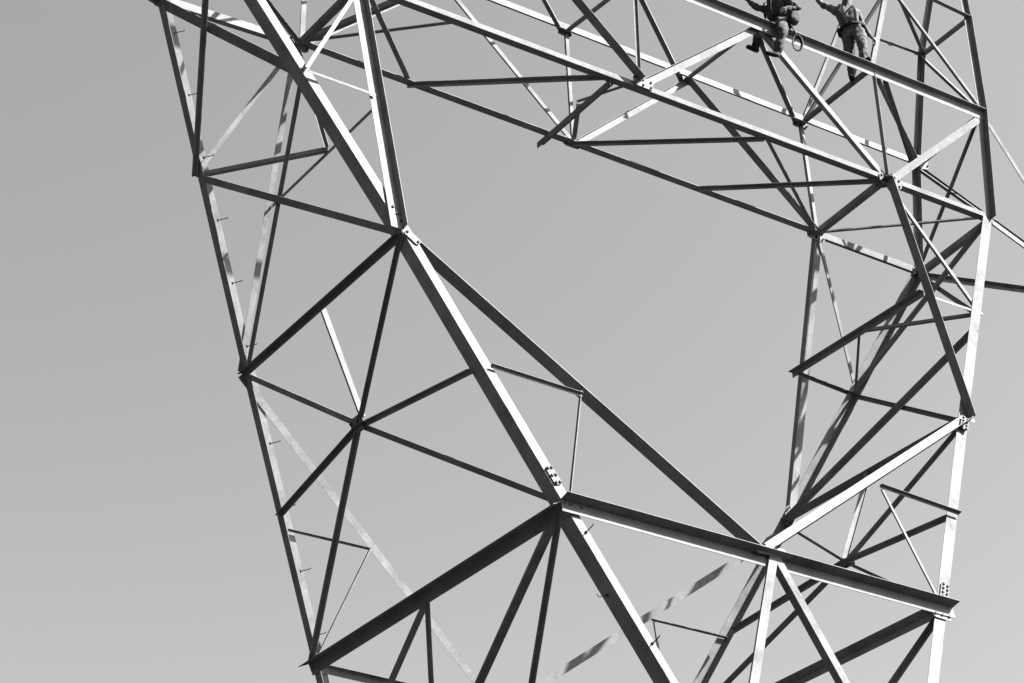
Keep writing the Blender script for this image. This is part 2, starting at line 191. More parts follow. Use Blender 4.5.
 ('diagonal_brace',[(1.394,-0.004,10.5),(2.774,-4.89,5.248)],(0.0,-0.732,0.681),0.087,(-0.982,-0.129,-0.138),0.087),
 ('diagonal_brace',[(1.394,0.004,10.5),(2.774,4.89,5.248)],(-0.0,-0.732,-0.681),0.087,(-0.982,0.129,-0.138),0.087),
 ('diagonal_brace',[(2.774,-0.004,5.249),(4.154,-5.739,-0.004)],(-0.0,-0.675,0.737),0.093,(-0.985,-0.129,-0.118),0.093),
 ('diagonal_brace',[(2.774,0.004,5.249),(4.154,5.739,-0.004)],(0.0,-0.675,-0.737),0.093,(-0.985,0.129,-0.118),0.093),
 ('frame_strut',[(1.424,4.019,10.504),(-1.424,4.019,10.504)],(-0.0,0.0,-1.0),0.109,(-0.0,-1.0,-0.0),0.109),
 ('frame_strut',[(2.805,4.867,5.252),(-2.805,4.867,5.252)],(-0.0,0.0,-1.0),0.093,(-0.0,-1.0,-0.0),0.093),
 ('diagonal_brace',[(0.002,4.006,10.501),(2.807,4.855,5.248)],(0.882,-0.0,0.471),0.087,(0.066,-0.99,-0.125),0.087),
 ('diagonal_brace',[(-0.002,4.006,10.501),(-2.807,4.855,5.248)],(0.882,0.0,-0.471),0.087,(-0.066,-0.99,-0.125),0.087),
 ('diagonal_brace',[(0.002,4.855,5.249),(4.187,5.704,-0.003)],(0.782,-0.0,0.623),0.093,(0.078,-0.992,-0.098),0.093),
 ('diagonal_brace',[(-0.002,4.855,5.249),(-4.187,5.704,-0.003)],(0.782,-0.0,-0.623),0.093,(-0.078,-0.992,-0.098),0.093),
]
# plate centre, two axes, normal, half sizes, bolt grid
PLATES = [
 ((-3.16,-3.063,14.416),(-0.411,0.221,0.884),(-0.912,-0.103,-0.398),(0.003,-0.97,0.244),0.139,0.065,(3,2)),
 ((-2.932,-3.168,14.002),(1.0,0.005,0.007),(-0.008,0.244,0.97),(0.003,-0.97,0.244),0.109,0.062,(2,1)),
 ((3.126,-3.066,14.317),(0.395,0.225,0.891),(-0.919,0.093,0.384),(0.003,-0.97,0.244),0.155,0.068,(4,2)),
 ((2.921,-3.176,13.887),(0.999,-0.005,-0.036),(0.036,0.244,0.969),(0.003,-0.97,0.244),0.155,0.062,(3,1)),
 ((4.692,-2.223,17.649),(-0.418,-0.223,-0.881),(0.908,-0.099,-0.406),(0.003,-0.97,0.244),0.139,0.068,(4,2)),
 ((-4.904,-2.15,18.073),(-0.377,0.225,0.898),(-0.926,-0.095,-0.365),(0.003,-0.97,0.244),0.155,0.068,(3,1)),
 ((-4.709,-2.233,17.748),(0.756,-0.157,-0.636),(0.655,0.186,0.732),(0.003,-0.97,0.244),0.124,0.062,(2,1)),
 ((0.041,-3.219,14.112),(0.996,0.025,0.086),(-0.089,0.243,0.966),(0.003,-0.97,0.244),0.264,0.068,(6,1)),
 ((-4.167,0.065,16.212),(0.001,1.0,0.001),(0.435,0.0,-0.9),(-0.9,0.001,-0.435),0.155,0.109,(2,2)),
 ((4.035,-0.191,16.04),(0.001,1.0,-0.0),(0.43,0.0,0.903),(0.903,-0.001,-0.43),0.155,0.093,(2,2)),
 ((4.836,-0.924,22.649),(1.0,-0.0,-0.005),(0.0,-1.0,0.03),(-0.005,-0.03,-1.0),0.093,0.186,(2,3)),
 ((4.884,2.073,17.929),(0.059,-0.253,0.966),(0.998,0.016,-0.057),(-0.001,0.967,0.253),0.155,0.093,(3,2)),
 ((4.929,-0.947,22.675),(1.0,-0.001,0.007),(-0.007,0.016,1.0),(-0.001,-1.0,0.016),0.232,0.109,(3,2)),
 ((0.048,-0.938,22.76),(1.0,-0.001,0.004),(-0.004,0.016,1.0),(-0.001,-1.0,0.016),0.186,0.093,(3,2)),
 ((4.883,0.896,22.62),(-1.0,-0.002,0.001),(0.001,0.026,1.0),(-0.002,1.0,-0.026),0.186,0.109,(3,2)),
 ((4.78,0.955,24.853),(1.0,0.003,0.016),(0.016,-0.026,-1.0),(-0.002,1.0,-0.026),0.155,0.093,(3,2)),
 ((7.294,0.682,24.795),(0.962,0.009,0.275),(0.275,-0.025,-0.961),(-0.002,1.0,-0.026),0.139,0.139,(2,2)),
 ((-0.026,0.887,22.691),(1.0,0.003,0.019),(0.019,-0.026,-0.999),(-0.002,1.0,-0.026),0.155,0.093,(3,2)),
 ((2.341,0.958,24.845),(1.0,0.003,0.018),(0.018,-0.026,-0.999),(-0.002,1.0,-0.026),0.124,0.093,(2,2)),
 ((-0.08,0.932,24.854),(1.0,0.003,0.016),(0.016,-0.026,-1.0),(-0.002,1.0,-0.026),0.124,0.093,(2,2)),
 ((4.786,-0.91,24.889),(1.0,-0.001,0.008),(-0.008,0.016,1.0),(-0.001,-1.0,0.016),0.155,0.093,(3,2)),
 ((-4.883,0.876,22.671),(0.999,0.001,-0.046),(-0.046,-0.026,-0.999),(-0.002,1.0,-0.026),0.171,0.109,(3,2)),
 ((7.514,-0.618,27.16),(-0.111,-0.412,-0.904),(0.007,0.91,-0.415),(0.994,-0.052,-0.098),0.155,0.062,(3,1)),
 ((7.187,0.9,22.598),(-0.999,-0.001,0.037),(0.037,0.026,0.999),(-0.002,1.0,-0.026),0.155,0.109,(3,2)),
]
scene = bpy.context.scene
COL = scene.collection

# ---------------------------------------------------------------- helpers
def link(o, parent=None):
    COL.objects.link(o)
    if parent is not None:
        o.parent = parent
    return o

def obj(name, bm, mat, parent=None, smooth=False):
    me = bpy.data.meshes.new(name)
    bmesh.ops.recalc_face_normals(bm, faces=bm.faces)
    bm.to_mesh(me); bm.free()
    for mm in (mat if isinstance(mat, (list, tuple)) else [mat]):
        me.materials.append(mm)
    if smooth:
        for p in me.polygons: p.use_smooth = True
    return link(bpy.data.objects.new(name, me), parent)

def tag(o, label=None, cat=None, group=None, kind=None):
    for k, v in (('label', label), ('category', cat), ('group', group), ('kind', kind)):
        if v: o[k] = v
    return o

def empty(name, loc):
    o = bpy.data.objects.new(name, None); o.location = loc
    o.empty_display_size = .3
    return link(o)

# ---------------------------------------------------------------- materials
def grey_mat(name, base, rough=.7, spread=.35, scale=6., metallic=0., bump=0., coords='Object', spec=.3, vary=0.):
    """grey paint, zinc or cloth with patchy weathering"""
    m = bpy.data.materials.new(name); m.use_nodes = True
    nt = m.node_tree; b = nt.nodes['Principled BSDF']
    tc = nt.nodes.new('ShaderNodeTexCoord')
    n1 = nt.nodes.new('ShaderNodeTexNoise'); n1.inputs['Scale'].default_value = scale
    n1.inputs['Detail'].default_value = 6; n1.inputs['Roughness'].default_value = .65
    r = nt.nodes.new('ShaderNodeValToRGB')
    lo, hi = base*(1-spread), base*(1+spread)
    r.color_ramp.elements[0].position = .3; r.color_ramp.elements[1].position = .72
    r.color_ramp.elements[0].color = (lo, lo, lo, 1); r.color_ramp.elements[1].color = (hi, hi, hi, 1)
    nt.links.new(tc.outputs[coords], n1.inputs['Vector'])
    nt.links.new(n1.outputs['Fac'], r.inputs['Fac'])
    n2 = nt.nodes.new('ShaderNodeTexNoise'); n2.inputs['Scale'].default_value = scale*9; n2.inputs['Detail'].default_value = 4
    nt.links.new(tc.outputs[coords], n2.inputs['Vector'])
    k1 = nt.nodes.new('ShaderNodeMath'); k1.operation = 'MULTIPLY_ADD'; k1.inputs[1].default_value = .5; k1.inputs[2].default_value = .75
    nt.links.new(n2.outputs['Fac'], k1.inputs[0])
    oi = nt.nodes.new('ShaderNodeObjectInfo')
    k2 = nt.nodes.new('ShaderNodeMath'); k2.operation = 'MULTIPLY_ADD'; k2.inputs[1].default_value = vary*2; k2.inputs[2].default_value = 1-vary
    nt.links.new(oi.outputs['Random'], k2.inputs[0])
    k3 = nt.nodes.new('ShaderNodeMath'); k3.operation = 'MULTIPLY'
    nt.links.new(k1.outputs[0], k3.inputs[0]); nt.links.new(k2.outputs[0], k3.inputs[1])
    sc = nt.nodes.new('ShaderNodeVectorMath'); sc.operation = 'SCALE'
    nt.links.new(r.outputs['Color'], sc.inputs[0]); nt.links.new(k3.outputs[0], sc.inputs['Scale'])
    nt.links.new(sc.outputs[0], b.inputs['Base Color'])
    b.inputs['Roughness'].default_value = rough; b.inputs['Metallic'].default_value = metallic
    b.inputs['Specular IOR Level'].default_value = spec
    if bump:
        bp = nt.nodes.new('ShaderNodeBump'); bp.inputs['Strength'].default_value = bump
        bp.inputs['Distance'].default_value = .02
        nt.links.new(n1.outputs['Fac'], bp.inputs['Height']); nt.links.new(bp.outputs['Normal'], b.inputs['Normal'])
    return m

STEEL = grey_mat('galvanised_steel', .088, .7, .28, 2.2, bump=.15, spec=.0, vary=.2)
BOLT = grey_mat('bolt_steel', .02, .7, .2, 20, spec=.1)
CLOTH_DARK = grey_mat('dark_jacket_cloth', .028, .95, .4, 14, bump=.4, spec=.1)
CLOTH_MID = grey_mat('faded_overall_cloth', .036, .95, .6, 9, bump=.4, spec=.1)
SHIRT = grey_mat('pale_shirt_cloth', .046, .95, .65, 10, bump=.4, spec=.1)
SKIN = grey_mat('skin', .13, .6, .15, 9)
LEATHER = grey_mat('black_leather', .008, .8, .4, 18, spec=.06)
ROPE = grey_mat('hemp_rope', .012, .9, .3, 60)
EARTH = grey_mat('dark_scrub_ground', .02, .95, .5, .12, bump=.3, coords='Object', spec=.05)

# ---------------------------------------------------------------- tower
def angle_bar(pts, e1, w1, e2, w2, t):
    """rolled steel L angle with its heel along the points"""
    bm = bmesh.new()
    P = [Vector(p) for p in pts]
    rings = []
    for i, p in enumerate(P):
        a = P[max(i-1, 0)]; b = P[min(i+1, len(P)-1)]
        d = (b-a).normalized()
        u = Vector(e1); u = (u-d*u.dot(d)).normalized()
        v = Vector(e2); v = (v-d*v.dot(d)); v = (v-u*v.dot(u)).normalized()
        prof = [(0, 0), (w1, 0), (w1, t), (t, t), (t, w2), (0, w2)]
        rings.append([bm.verts.new(p+u*x+v*y) for x, y in prof])
    for r0, r1 in zip(rings, rings[1:]):
        for k in range(6):
            bm.faces.new((r0[k], r0[(k+1) % 6], r1[(k+1) % 6], r1[k]))
    for r in (rings[0], rings[-1]):
        bm.faces.new((r[0], r[1], r[2], r[3])); bm.faces.new((r[0], r[3], r[4], r[5]))
    return bm

TOWER = empty('lattice_tower', (0, 0, 0))
tag(TOWER, 'tall steel lattice pylon of crossing angle bars filling the sky', 'pylon')
LEGS = []
for kind, pts, e1, w1, e2, w2 in MEMBERS:
    big = max(w1, w2)
    t = .008 if big > .13 else (.006 if big > .07 else .005)
    o = obj(kind, angle_bar(pts, e1, w1, e2, w2, t), STEEL, TOWER)
    if kind == 'tower_leg': LEGS.append((o, pts, e1, w1, e2, w2))  # noqa

def bolt_bm(bm, c, n, r, h):
    z = Vector(n).normalized(); x = z.orthogonal().normalized(); y = z.cross(x)
    lo = [bm.verts.new(c+x*(r*math.cos(k*math.pi/3))+y*(r*math.sin(k*math.pi/3))) for k in range(6)]
    hi = [bm.verts.new(v.co+z*h) for v in lo]
    for k in range(6): bm.faces.new((lo[k], lo[(k+1) % 6], hi[(k+1) % 6], hi[k]))
    bm.faces.new(hi)

BOLT_PROTO = None
for c, u, v, n, sx, sy, (nu, nv) in PLATES:
    c, u, v, n = map(Vector, (c, u, v, n))
    bm = bmesh.new(); ch = min(sx, sy)*.45; th = .009
    out = [(-sx, -sy+ch), (-sx+ch, -sy), (sx-ch, -sy), (sx, -sy+ch), (sx, sy-ch), (sx-ch, sy), (-sx+ch, sy), (-sx, sy-ch)]
    a = [bm.verts.new(c+u*x+v*y) for x, y in out]; b = [bm.verts.new(p.co+n*th) for p in a]
    bm.faces.new(a[::-1]); bm.faces.new(b)
    for k in range(8): bm.faces.new((a[k], a[(k+1) % 8], b[(k+1) % 8], b[k]))
    plate = obj('gusset_plate', bm, STEEL, TOWER)
    for i in range(nu):
        for j in range(nv):
            x = sx*.78*(2*i/max(nu-1, 1)-1); y = sy*.5*((2*j/(nv-1)-1) if nv > 1 else 0)
            if BOLT_PROTO is None:
                bm = bmesh.new(); z = Vector((0, 0, 1))
                bolt_bm(bm, z*.009, z, .021, .022); bolt_bm(bm, z*-.012, -z, .021, .02); bolt_bm(bm, z*-.012, z, .010, .021)
                bo = BOLT_PROTO = obj('bolt', bm, BOLT, plate)
            else:
                bo = BOLT_PROTO.copy(); link(bo, plate)
            bo.matrix_local = Matrix.Translation(c+u*x+v*y) @ Matrix((u, v, n)).transposed().to_4x4()

# climbing bolts stand off the legs on alternate flanges
bm = bmesh.new(); L = .17
x = Vector((1, 0, 0)); r = .007
rings = []
for px, pz in ((0, 0), (L-.03, 0), (L-.008, .008), (L, .035)):
    rings.append([bm.verts.new((px, r*math.cos(k*math.pi/3), pz+r*math.sin(k*math.pi/3))) for k in range(6)])
for r0, r1 in zip(rings, rings[1:]):
    for k in range(6): bm.faces.new((r0[k], r0[(k+1) % 6], r1[(k+1) % 6], r1[k]))
bm.faces.new(rings[0][::-1]); bm.faces.new(rings[-1])
bolt_bm(bm, Vector((.0, 0, 0)), (1, 0, 0), .022, .02)
first = None
for li, first_seg, last_seg, step in ((0, 2, 3, .46), (2, 0, 3, .8)):
    o, pts, e1, w1, e2, w2 = LEGS[li]
    P = [Vector(p) for p in pts]; n = 0
    for s in range(2 if li == 0 else 1, len(pts)-1):
        a, b = P[s], P[s+1]; d = (b-a); ln = d.length; d.normalize()
        k = .35
        while k < ln-.2:
            n += 1
            
            side = n % 2
            u = Vector(e1); u = (u-d*u.dot(d)).normalized()
            v = Vector(e2); v = (v-d*v.dot(d)); v = (v-u*v.dot(u)).normalized()
            if li == 0:      # shank square to one flange, or to the other
                sh = (u*.85+v*.5).normalized() if side else -v
                at = a+d*k+(u*w1*.45+v*w2*.6 if side else u*w1*.55-v*.004)
            else:
                sh = -u if not side else -v
                at = a+d*k+(v*w2*.6-u*.004 if not side else u*w1*.6-v*.004)
            yy = Vector((0, 0, 1)); yy = (yy-sh*yy.dot(sh)).normalized(); xx = yy.cross(sh)
            if first is None:
                c = first = obj('step_bolt', bm, BOLT, o)
            else:
                c = first.copy(); link(c, o)
            c.matrix_local = Matrix.Translation(at) @ Matrix((sh, xx, yy)).transposed().to_4x4()
            k += step

# ---------------------------------------------------------------- people
RIGHT = Vector((CAM_RIGHT[0], CAM_RIGHT[1], 0)).normalized()
FRONT = Vector((0, 0, 1)).cross(RIGHT) * -1          # horizontal, roughly towards the photographer's side
if FRONT.dot(Vector(CAM_POS)) < 0: FRONT = -FRONT

def grow(chains, root):
    """one continuous skin over joints: chains of (point, radius)"""
    verts, edges, rad, index = [], [], [], {}
    def add(p, r):
        key = tuple(round(c, 4) for c in p)
        if key not in index:
            index[key] = len(verts); verts.append(p); rad.append(r)
        return index[key]
    for ch in chains:
        ids = [add(p, r) for p, r in ch]
        edges += [(a, b) for a, b in zip(ids, ids[1:]) if a != b]
    me = bpy.data.meshes.new('skeleton'); me.from_pydata(verts, edges, [])
    o = bpy.data.objects.new('skeleton', me); COL.objects.link(o)
    o.modifiers.new('s', 'SKIN'); sv = me.skin_vertices[0].data if me.skin_vertices else None
    if sv is None:
        bm = bmesh.new(); bm.from_mesh(me); bm.verts.layers.skin.verify(); bm.to_mesh(me); bm.free()
        sv = me.skin_vertices[0].data
    for i, r in enumerate(rad):
        sv[i].radius = r if isinstance(r, tuple) else (r, r); sv[i].use_root = False
    sv[index[tuple(round(c, 4) for c in root)]].use_root = True
    md = o.modifiers.new('sub', 'SUBSURF'); md.levels = 3; md.render_levels = 3
    dg = bpy.context.evaluated_depsgraph_get()
    res = bpy.data.meshes.new_from_object(o.evaluated_get(dg))
    bpy.data.objects.remove(o)
    return res

def hand(wrist, direction, palm_n, curl, side):
    """palm, four unequal curled fingers and a thumb off the side of the palm"""
    d = direction.normalized(); n = palm_n-d*palm_n.dot(d); n.normalize(); s = d.cross(n)*side
    palm = wrist+d*.075
    ch = [[(wrist, .028), (palm, .036)]]
    for off, ln in ((-.033, .062), (-.011, .076), (.011, .08), (.033, .07)):
        base = palm+s*off+d*.015
        mid = base+d*(ln*.5*math.cos(curl*.5))+n*(ln*.5*math.sin(curl*.5))
        tip = mid+d*(ln*.5*math.cos(curl*1.5))+n*(ln*.5*math.sin(curl*1.5))
        ch.append([(palm, .036), (base, .0105), (mid, .0095), (tip, .008)])
    t0 = wrist+d*.035+s*.035
    ch.append([(palm, .036), (t0+n*.01, .013), (t0+s*.022+d*.025+n*.025, .0105), (t0+s*.02+d*.05+n*.04, .009)])
    return ch

def person(name, label, J, mats, zone, face, cap_tilt=0, belt=True):
    """J: joints in world metres"""
    pel, chest, neck, head = J['pelvis'], J['chest'], J['neck'], J['head']
    up = (head-neck).normalized(); f = face.normalized(); f = (f-up*f.dot(up)).normalized()
    waist = pel.lerp(chest, .42)
    ch = [[(pel, (.165, .13)), (waist, (.16, .125)), (chest, (.19, .14)), (neck, .062), (head-up*.05+f*.015, .078), (head+up*.04, .094), (head+up*.105, .062)]]
    ch.append([(head-up*.05+f*.015, .078), (head-up*.075+f*.075, .04)])                 # jaw
    ch.append([(head+up*.04, .094), (head+up*.0+f*.112, .016)])                           # nose
    for s in ('l', 'r'):
        ch.append([(chest, (.19, .14)), (J['sh_'+s], .082), (J['sh_'+s].lerp(J['el_'+s], .5), .062), (J['el_'+s], .05), (J['el_'+s].lerp(J['wr_'+s], .4), .047), (J['wr_'+s], .032)])
        hd = J['hd_'+s]
        ch += hand(J['wr_'+s], hd[0], hd[1], hd[2], 1 if s == 'l' else -1)
        ch.append([(pel, (.165, .13)), (J['hip_'+s], .122), (J['hip_'+s].lerp(J['kn_'+s], .5), .108), (J['kn_'+s], .088), (J['kn_'+s].lerp(J['an_'+s], .4), .084), (J['kn_'+s].lerp(J['an_'+s], .82), .076), (J['an_'+s], .054)])
        toe = J['toe_'+s]; an = J['an_'+s]; dn = J.get('dn_'+s, Vector((0, 0, -1)))
        ball = an+dn*.06+toe*.13
        ch.append([(an, .052), (an+dn*.055+toe*.01, (.052, .05)), (ball, (.05, .038)), (an+dn*.065+toe*.21, (.042, .03))])
        ch.append([(an+dn*.055+toe*.01, (.052, .05)), (an+dn*.06-toe*.05, (.045, .042))])
    me = grow(ch, pel)
    root_z = min(v.co.z for v in me.vertices)
    o = bpy.data.objects.new(name, me)
    base = Vector((pel.x, pel.y, root_z))
    for v in me.vertices: v.co -= base
    o.location = base; link(o)
    me.materials.clear()
    for mm in mats: me.materials.append(mm)
    cloth = set()
    for p in me.polygons:
        p.use_smooth = True
        p.material_index = zone(p.center+base, J)
        if p.material_index < 2: cloth.update(p.vertices)
    nrm = [v.normal.copy() for v in me.vertices]
    for i in cloth:                              # loose folds of the cloth
        v = me.vertices[i]; q = v.co*1.0
        a = mnoise.noise(Vector((q.x*9, q.y*9, q.z*5)))+.6*mnoise.noise(Vector((q.x*20, q.y*20, q.z*14)))
        v.co += nrm[i]*(a*.03)
    tag(o, label, 'person')
    def loc(v): return v-base
    # flat cap
    bm = bmesh.new()
    side = up.cross(f)
    for k, (h, r, sh) in enumerate(((.03, .104, 0), (.06, .112, .0), (.1, .108, -.005), (.135, .075, -.01), (.145, .0, -.01))):
        c = head+up*h+f*sh
        ring = [bm.verts.new(loc(c+f*(r*1.12*math.cos(a*math.pi/8))+side*(r*math.sin(a*math.pi/8)))) for a in range(16)]
        if k:
            for a in range(16): bm.faces.new((prev[a], prev[(a+1) % 16], ring[(a+1) % 16], ring[a]))
        prev = ring
    pk = [bm.verts.new(loc(head+up*.035+f*(.1+.075*math.cos(t))+side*(.085*math.sin(t)))) for t in [(-1.57+k*3.14/8) for k in range(9)]]
    pk2 = [bm.verts.new(v.co+up*.012) for v in pk]
    bm.faces.new(pk); bm.faces.new(pk2[::-1])
    for k in range(8): bm.faces.new((pk[k], pk[k+1], pk2[k+1], pk2[k]))
    obj('cap', bm, mats[1], o, True)
    # eyes
    for s in (-1, 1):
        bm = bmesh.new(); bmesh.ops.create_icosphere(bm, subdivisions=2, radius=.013, matrix=Matrix.Translation(loc(head+up*.025+f*.088+side*(.034*s))))
        obj('eye', bm, LEATHER, o, True)
        bm = bmesh.new(); bmesh.ops.create_icosphere(bm, subdivisions=2, radius=.03, matrix=Matrix.Translation(loc(head+up*.01+side*(.095*s))) @ Matrix.Diagonal((.6, .8, 1, 1)))
        obj('ear', bm, SKIN, o, True)
    # wide work belt with pouches
    ax = (chest-pel).normalized(); bc = pel.lerp(chest, .2)
    bf = (face-ax*face.dot(ax)).normalized(); bs = ax.cross(bf)
    bm = bmesh.new(); prev = None; rings = []
    for h, g in ((-.03, 1), (.03, 1), (.03, .9), (-.03, .9)):
        rings.append([bm.verts.new(loc(bc+ax*h+bf*(.165*g*math.cos(a*math.pi/12))+bs*(.2*g*math.sin(a*math.pi/12)))) for a in range(24)])
    for k in range(4):
        r0, r1 = rings[k], rings[(k+1) % 4]
        for a in range(24): bm.faces.new((r0[a], r0[(a+1) % 24], r1[(a+1) % 24], r1[a]))
    blt = obj('work_belt', bm, LEATHER, o, True)
    for s in ('l', 'r'):                         # braces over the shoulders
        top = neck.lerp(J['sh_'+s], .62)+ax*.085
        bm = bmesh.new(); prev = None
        sd = bs if (J['sh_'+s]-neck).dot(bs) > 0 else -bs
        pts = [bc+bf*.175+sd*.07, bc.lerp(chest, .5)+bf*.172+sd*.085, chest+bf*.165+sd*.1, chest.lerp(top, .6)+bf*.13+sd*.02, top+bf*.02]
        for p in pts:
            ring = [bm.verts.new(loc(p+bs*a+bf*b)) for a, b in ((-.022, 0), (.022, 0), (.022, .012), (-.022, .012))]
            if prev:
                for k in range(4): bm.faces.new((prev[k], prev[(k+1) % 4], ring[(k+1) % 4], ring[k]))
            prev = ring
        obj('shoulder_strap', bm, LEATHER, o)
    for ang, sz in J.get('pouches', ()):
        c = bc+bf*(.17*math.cos(ang))+bs*(.215*math.sin(ang))-ax*.05
        out = (bf*math.cos(ang)+bs*math.sin(ang)).normalized(); tn = ax.cross(out)
        bm = bmesh.new()
        R = Matrix((out, tn, ax)).transposed().to_4x4()
        bmesh.ops.create_cube(bm, size=1, matrix=Matrix.Translation(loc(c)) @ R @ Matrix.Diagonal((sz*.6, sz, sz*1.25, 1)))
        bmesh.ops.bevel(bm, geom=bm.edges[:], offset=sz*.18, segments=2, affect='EDGES')
        obj('tool_pouch', bm, LEATHER, blt, True)
    return o

def W(origin, r, f, z):
    return Vector(origin)+RIGHT*r+FRONT*f+Vector((0, 0, z))

def zone_for(kinds):
    def near_seg(p, a, b):
        ab = b-a; t = max(0, min(1, (p-a).dot(ab)/max(ab.length_squared, 1e-9)))
        return (p-a-ab*t).length
    def zone(p, J):
        best = []
        for s in ('l', 'r'):
            best += [(near_seg(p, J['sh_'+s], J['wr_'+s])-.05, 1), (near_seg(p, J['hip_'+s], J['an_'+s])-.07, 0),
                     (near_seg(p, J['wr_'+s]+J['hd_'+s][0].normalized()*.05, J['wr_'+s]+J['hd_'+s][0].normalized()*.2)-.045, 2),
                     (near_seg(p, J['an_'+s]+Vector((0, 0, -.0)), J['an_'+s]+J['toe_'+s]*.2+Vector((0, 0, -.06)))-.06, 3)]
        best += [(near_seg(p, J['pelvis'].lerp(J['chest'], .28), J['neck'])-.14, 1), (near_seg(p, J['neck'].lerp(J['head'], .35), J['head']*1.5-J['neck']*.5)-.085, 2),
                 ((p-J['pelvis']).length-.12, 0)]
        return min(best)[1]
    return zone

# rigger astride the front top chord, facing along it and reaching out ahead
Z = Vector((0, 0, 1))
O1 = (2.86, -.90, 24.845)
q = lambda r, f, z: W(O1, r, f, z)
fwd1 = (RIGHT*-.9+FRONT*.45).normalized()
J1 = dict(pelvis=q(0, 0, .125), chest=q(-.03, .06, .47), neck=q(-.05, .07, .60), head=q(-.08, .10, .76),
          hip_l=q(.03, .13, .08), kn_l=q(.02, .33, -.22), an_l=q(-.09, .25, -.58),
          hip_r=q(-.06, -.09, .09), kn_r=q(-.30, -.14, .14), an_r=q(-.36, -.20, -.15),
          sh_l=q(.08, .22, .50), el_l=q(.33, .26, .30), wr_l=q(.12, .38, .19),
          sh_r=q(-.16, -.08, .50), el_r=q(-.36, -.06, .58), wr_r=q(-.55, .02, .72),
          hd_l=((RIGHT*-1+Z*-.3).normalized(), -FRONT, 1.1), hd_r=((RIGHT*-.8+Z*.5).normalized(), FRONT, 1.2),
          toe_l=(RIGHT*-.85+FRONT*.35).normalized(), toe_r=(RIGHT*-.75+FRONT*.55).normalized(),
          pouches=((2.6, .15), (-1.9, .14)))
person('person', 'person in dark jacket sitting astride the top beam, legs dangling, one arm stretched out',
       J1, [CLOTH_DARK, CLOTH_DARK, SKIN, LEATHER], zone_for(0), fwd1)

# rigger standing upright, one boot on the chord and one on the strut behind it
O2 = (4.775, -.33, 24.885)
q = lambda r, f, z: W(O2, r, f, z)
J2 = dict(pelvis=q(.12, .25, .93), chest=q(.075, .26, 1.22), neck=q(.06, .27, 1.41), head=q(.06, .30, 1.57),
          hip_l=q(.21, .29, .88), kn_l=q(.235, .49, .50), an_l=q(.19, .53, .10),
          hip_r=q(.02, .22, .88), kn_r=q(.05, .15, .48), an_r=q(.09, .03, .09),
          sh_l=q(.23, .26, 1.30), el_l=q(.335, .20, 1.00), wr_l=q(.44, .28, .76),
          sh_r=q(-.13, .28, 1.33), el_r=q(-.33, .26, 1.46), wr_r=q(-.45, .24, 1.66),
          hd_l=((RIGHT*.5+Z*-.85).normalized(), RIGHT*-1, .9), hd_r=((RIGHT*-.4+Z*.9).normalized(), FRONT, 1.3),
          toe_l=(FRONT*.85+RIGHT*.45).normalized(), toe_r=(FRONT*.9+RIGHT*-.3).normalized(),
          pouches=((1.75, .10), (-1.6, .12)))
person('person', 'person in a belted work shirt and loose trousers standing upright on the top beam',
       J2, [CLOTH_MID, SHIRT, SKIN, LEATHER], zone_for(0), (FRONT+RIGHT*-.15).normalized())

def tube(bm, pts, r, closed=False, n=8):
    P = [Vector(p) for p in pts]; rings = []
    for i, p in enumerate(P):
        a = P[i-1] if (i or closed) else p; b = P[(i+1) % len(P)] if (i < len(P)-1 or closed) else p
        d = (b-a).normalized(); u = d.orthogonal() if not rings else (lu-d*lu.dot(d)); u.normalize(); lu = u; v = d.cross(u)
        rings.append([bm.verts.new(p+u*(r*math.cos(k*2*math.pi/n))+v*(r*math.sin(k*2*math.pi/n))) for k in range(n)])
    m = len(rings)
    for i in range(m if closed else m-1):
        r0, r1 = rings[i], rings[(i+1) % m]
        for k in range(n): bm.faces.new((r0[k], r0[(k+1) % n], r1[(k+1) % n], r1[k]))
    if not closed: bm.faces.new(rings[0][::-1]); bm.faces.new(rings[-1])

# tool bag slung behind the seated rigger
q = lambda r, f, z: W(O1, r, f, z)
bc = q(.22, .06, .30)
bag = empty('tool_bag', bc); tag(bag, 'bulging dark canvas tool bag slung at the back of the seated person', 'bag')
bm = bmesh.new()
bmesh.ops.create_cube(bm, size=1)
bmesh.ops.subdivide_edges(bm, edges=bm.edges[:], cuts=5, use_grid_fill=True)
for v in bm.verts:
    s = v.co.normalized()*.62
    c = v.co.lerp(s, .55); c.x *= .2; c.y *= .18; c.z *= .29*(1-.25*v.co.z)
    v.co = c+Vector((random.uniform(-.008, .008), random.uniform(-.008, .008), random.uniform(-.008, .008)))
obj('canvas_body', bm, CLOTH_DARK, bag, True)
bm = bmesh.new()
tube(bm, [Vector((-.08, .02, .12)), Vector((-.14, .02, .24)), Vector((-.2, .06, .3)), Vector((-.28, .1, .26))], .014)
obj('strap', bm, LEATHER, bag, True)
for dx, dz, ln in ((.05, .16, .2), (.09, .12, .16)):
    bm = bmesh.new(); tube(bm, [Vector((dx, 0, dz-.06)), Vector((dx+.03, .01, dz+ln*.6))], .016)
    obj('tool_handle', bm, BOLT, bag, True)

# loops of rope hanging from the chord beside him
rc = q(.27, .10, -.30)
rope = empty('rope_coil', rc); tag(rope, 'small coil of rope hanging in a loop below the top beam', 'rope')
for k in range(4):
    bm = bmesh.new(); w = .062+.006*k; h = .125+.01*k
    tube(bm, [RIGHT*(w*math.cos(a*math.pi/14))*(1+.08*math.sin(3*a))+FRONT*(.012*k-.02)+Z*(h*math.sin(a*math.pi/14)) for a in range(28)], .012, True)
    obj('rope_turn', bm, ROPE, rope, True)
bm = bmesh.new(); tube(bm, [Z*.15, Z*.22+RIGHT*-.02, Z*.33+RIGHT*-.06, Z*.5+RIGHT*-.15], .012)
obj('rope_tail', bm, ROPE, rope, True)


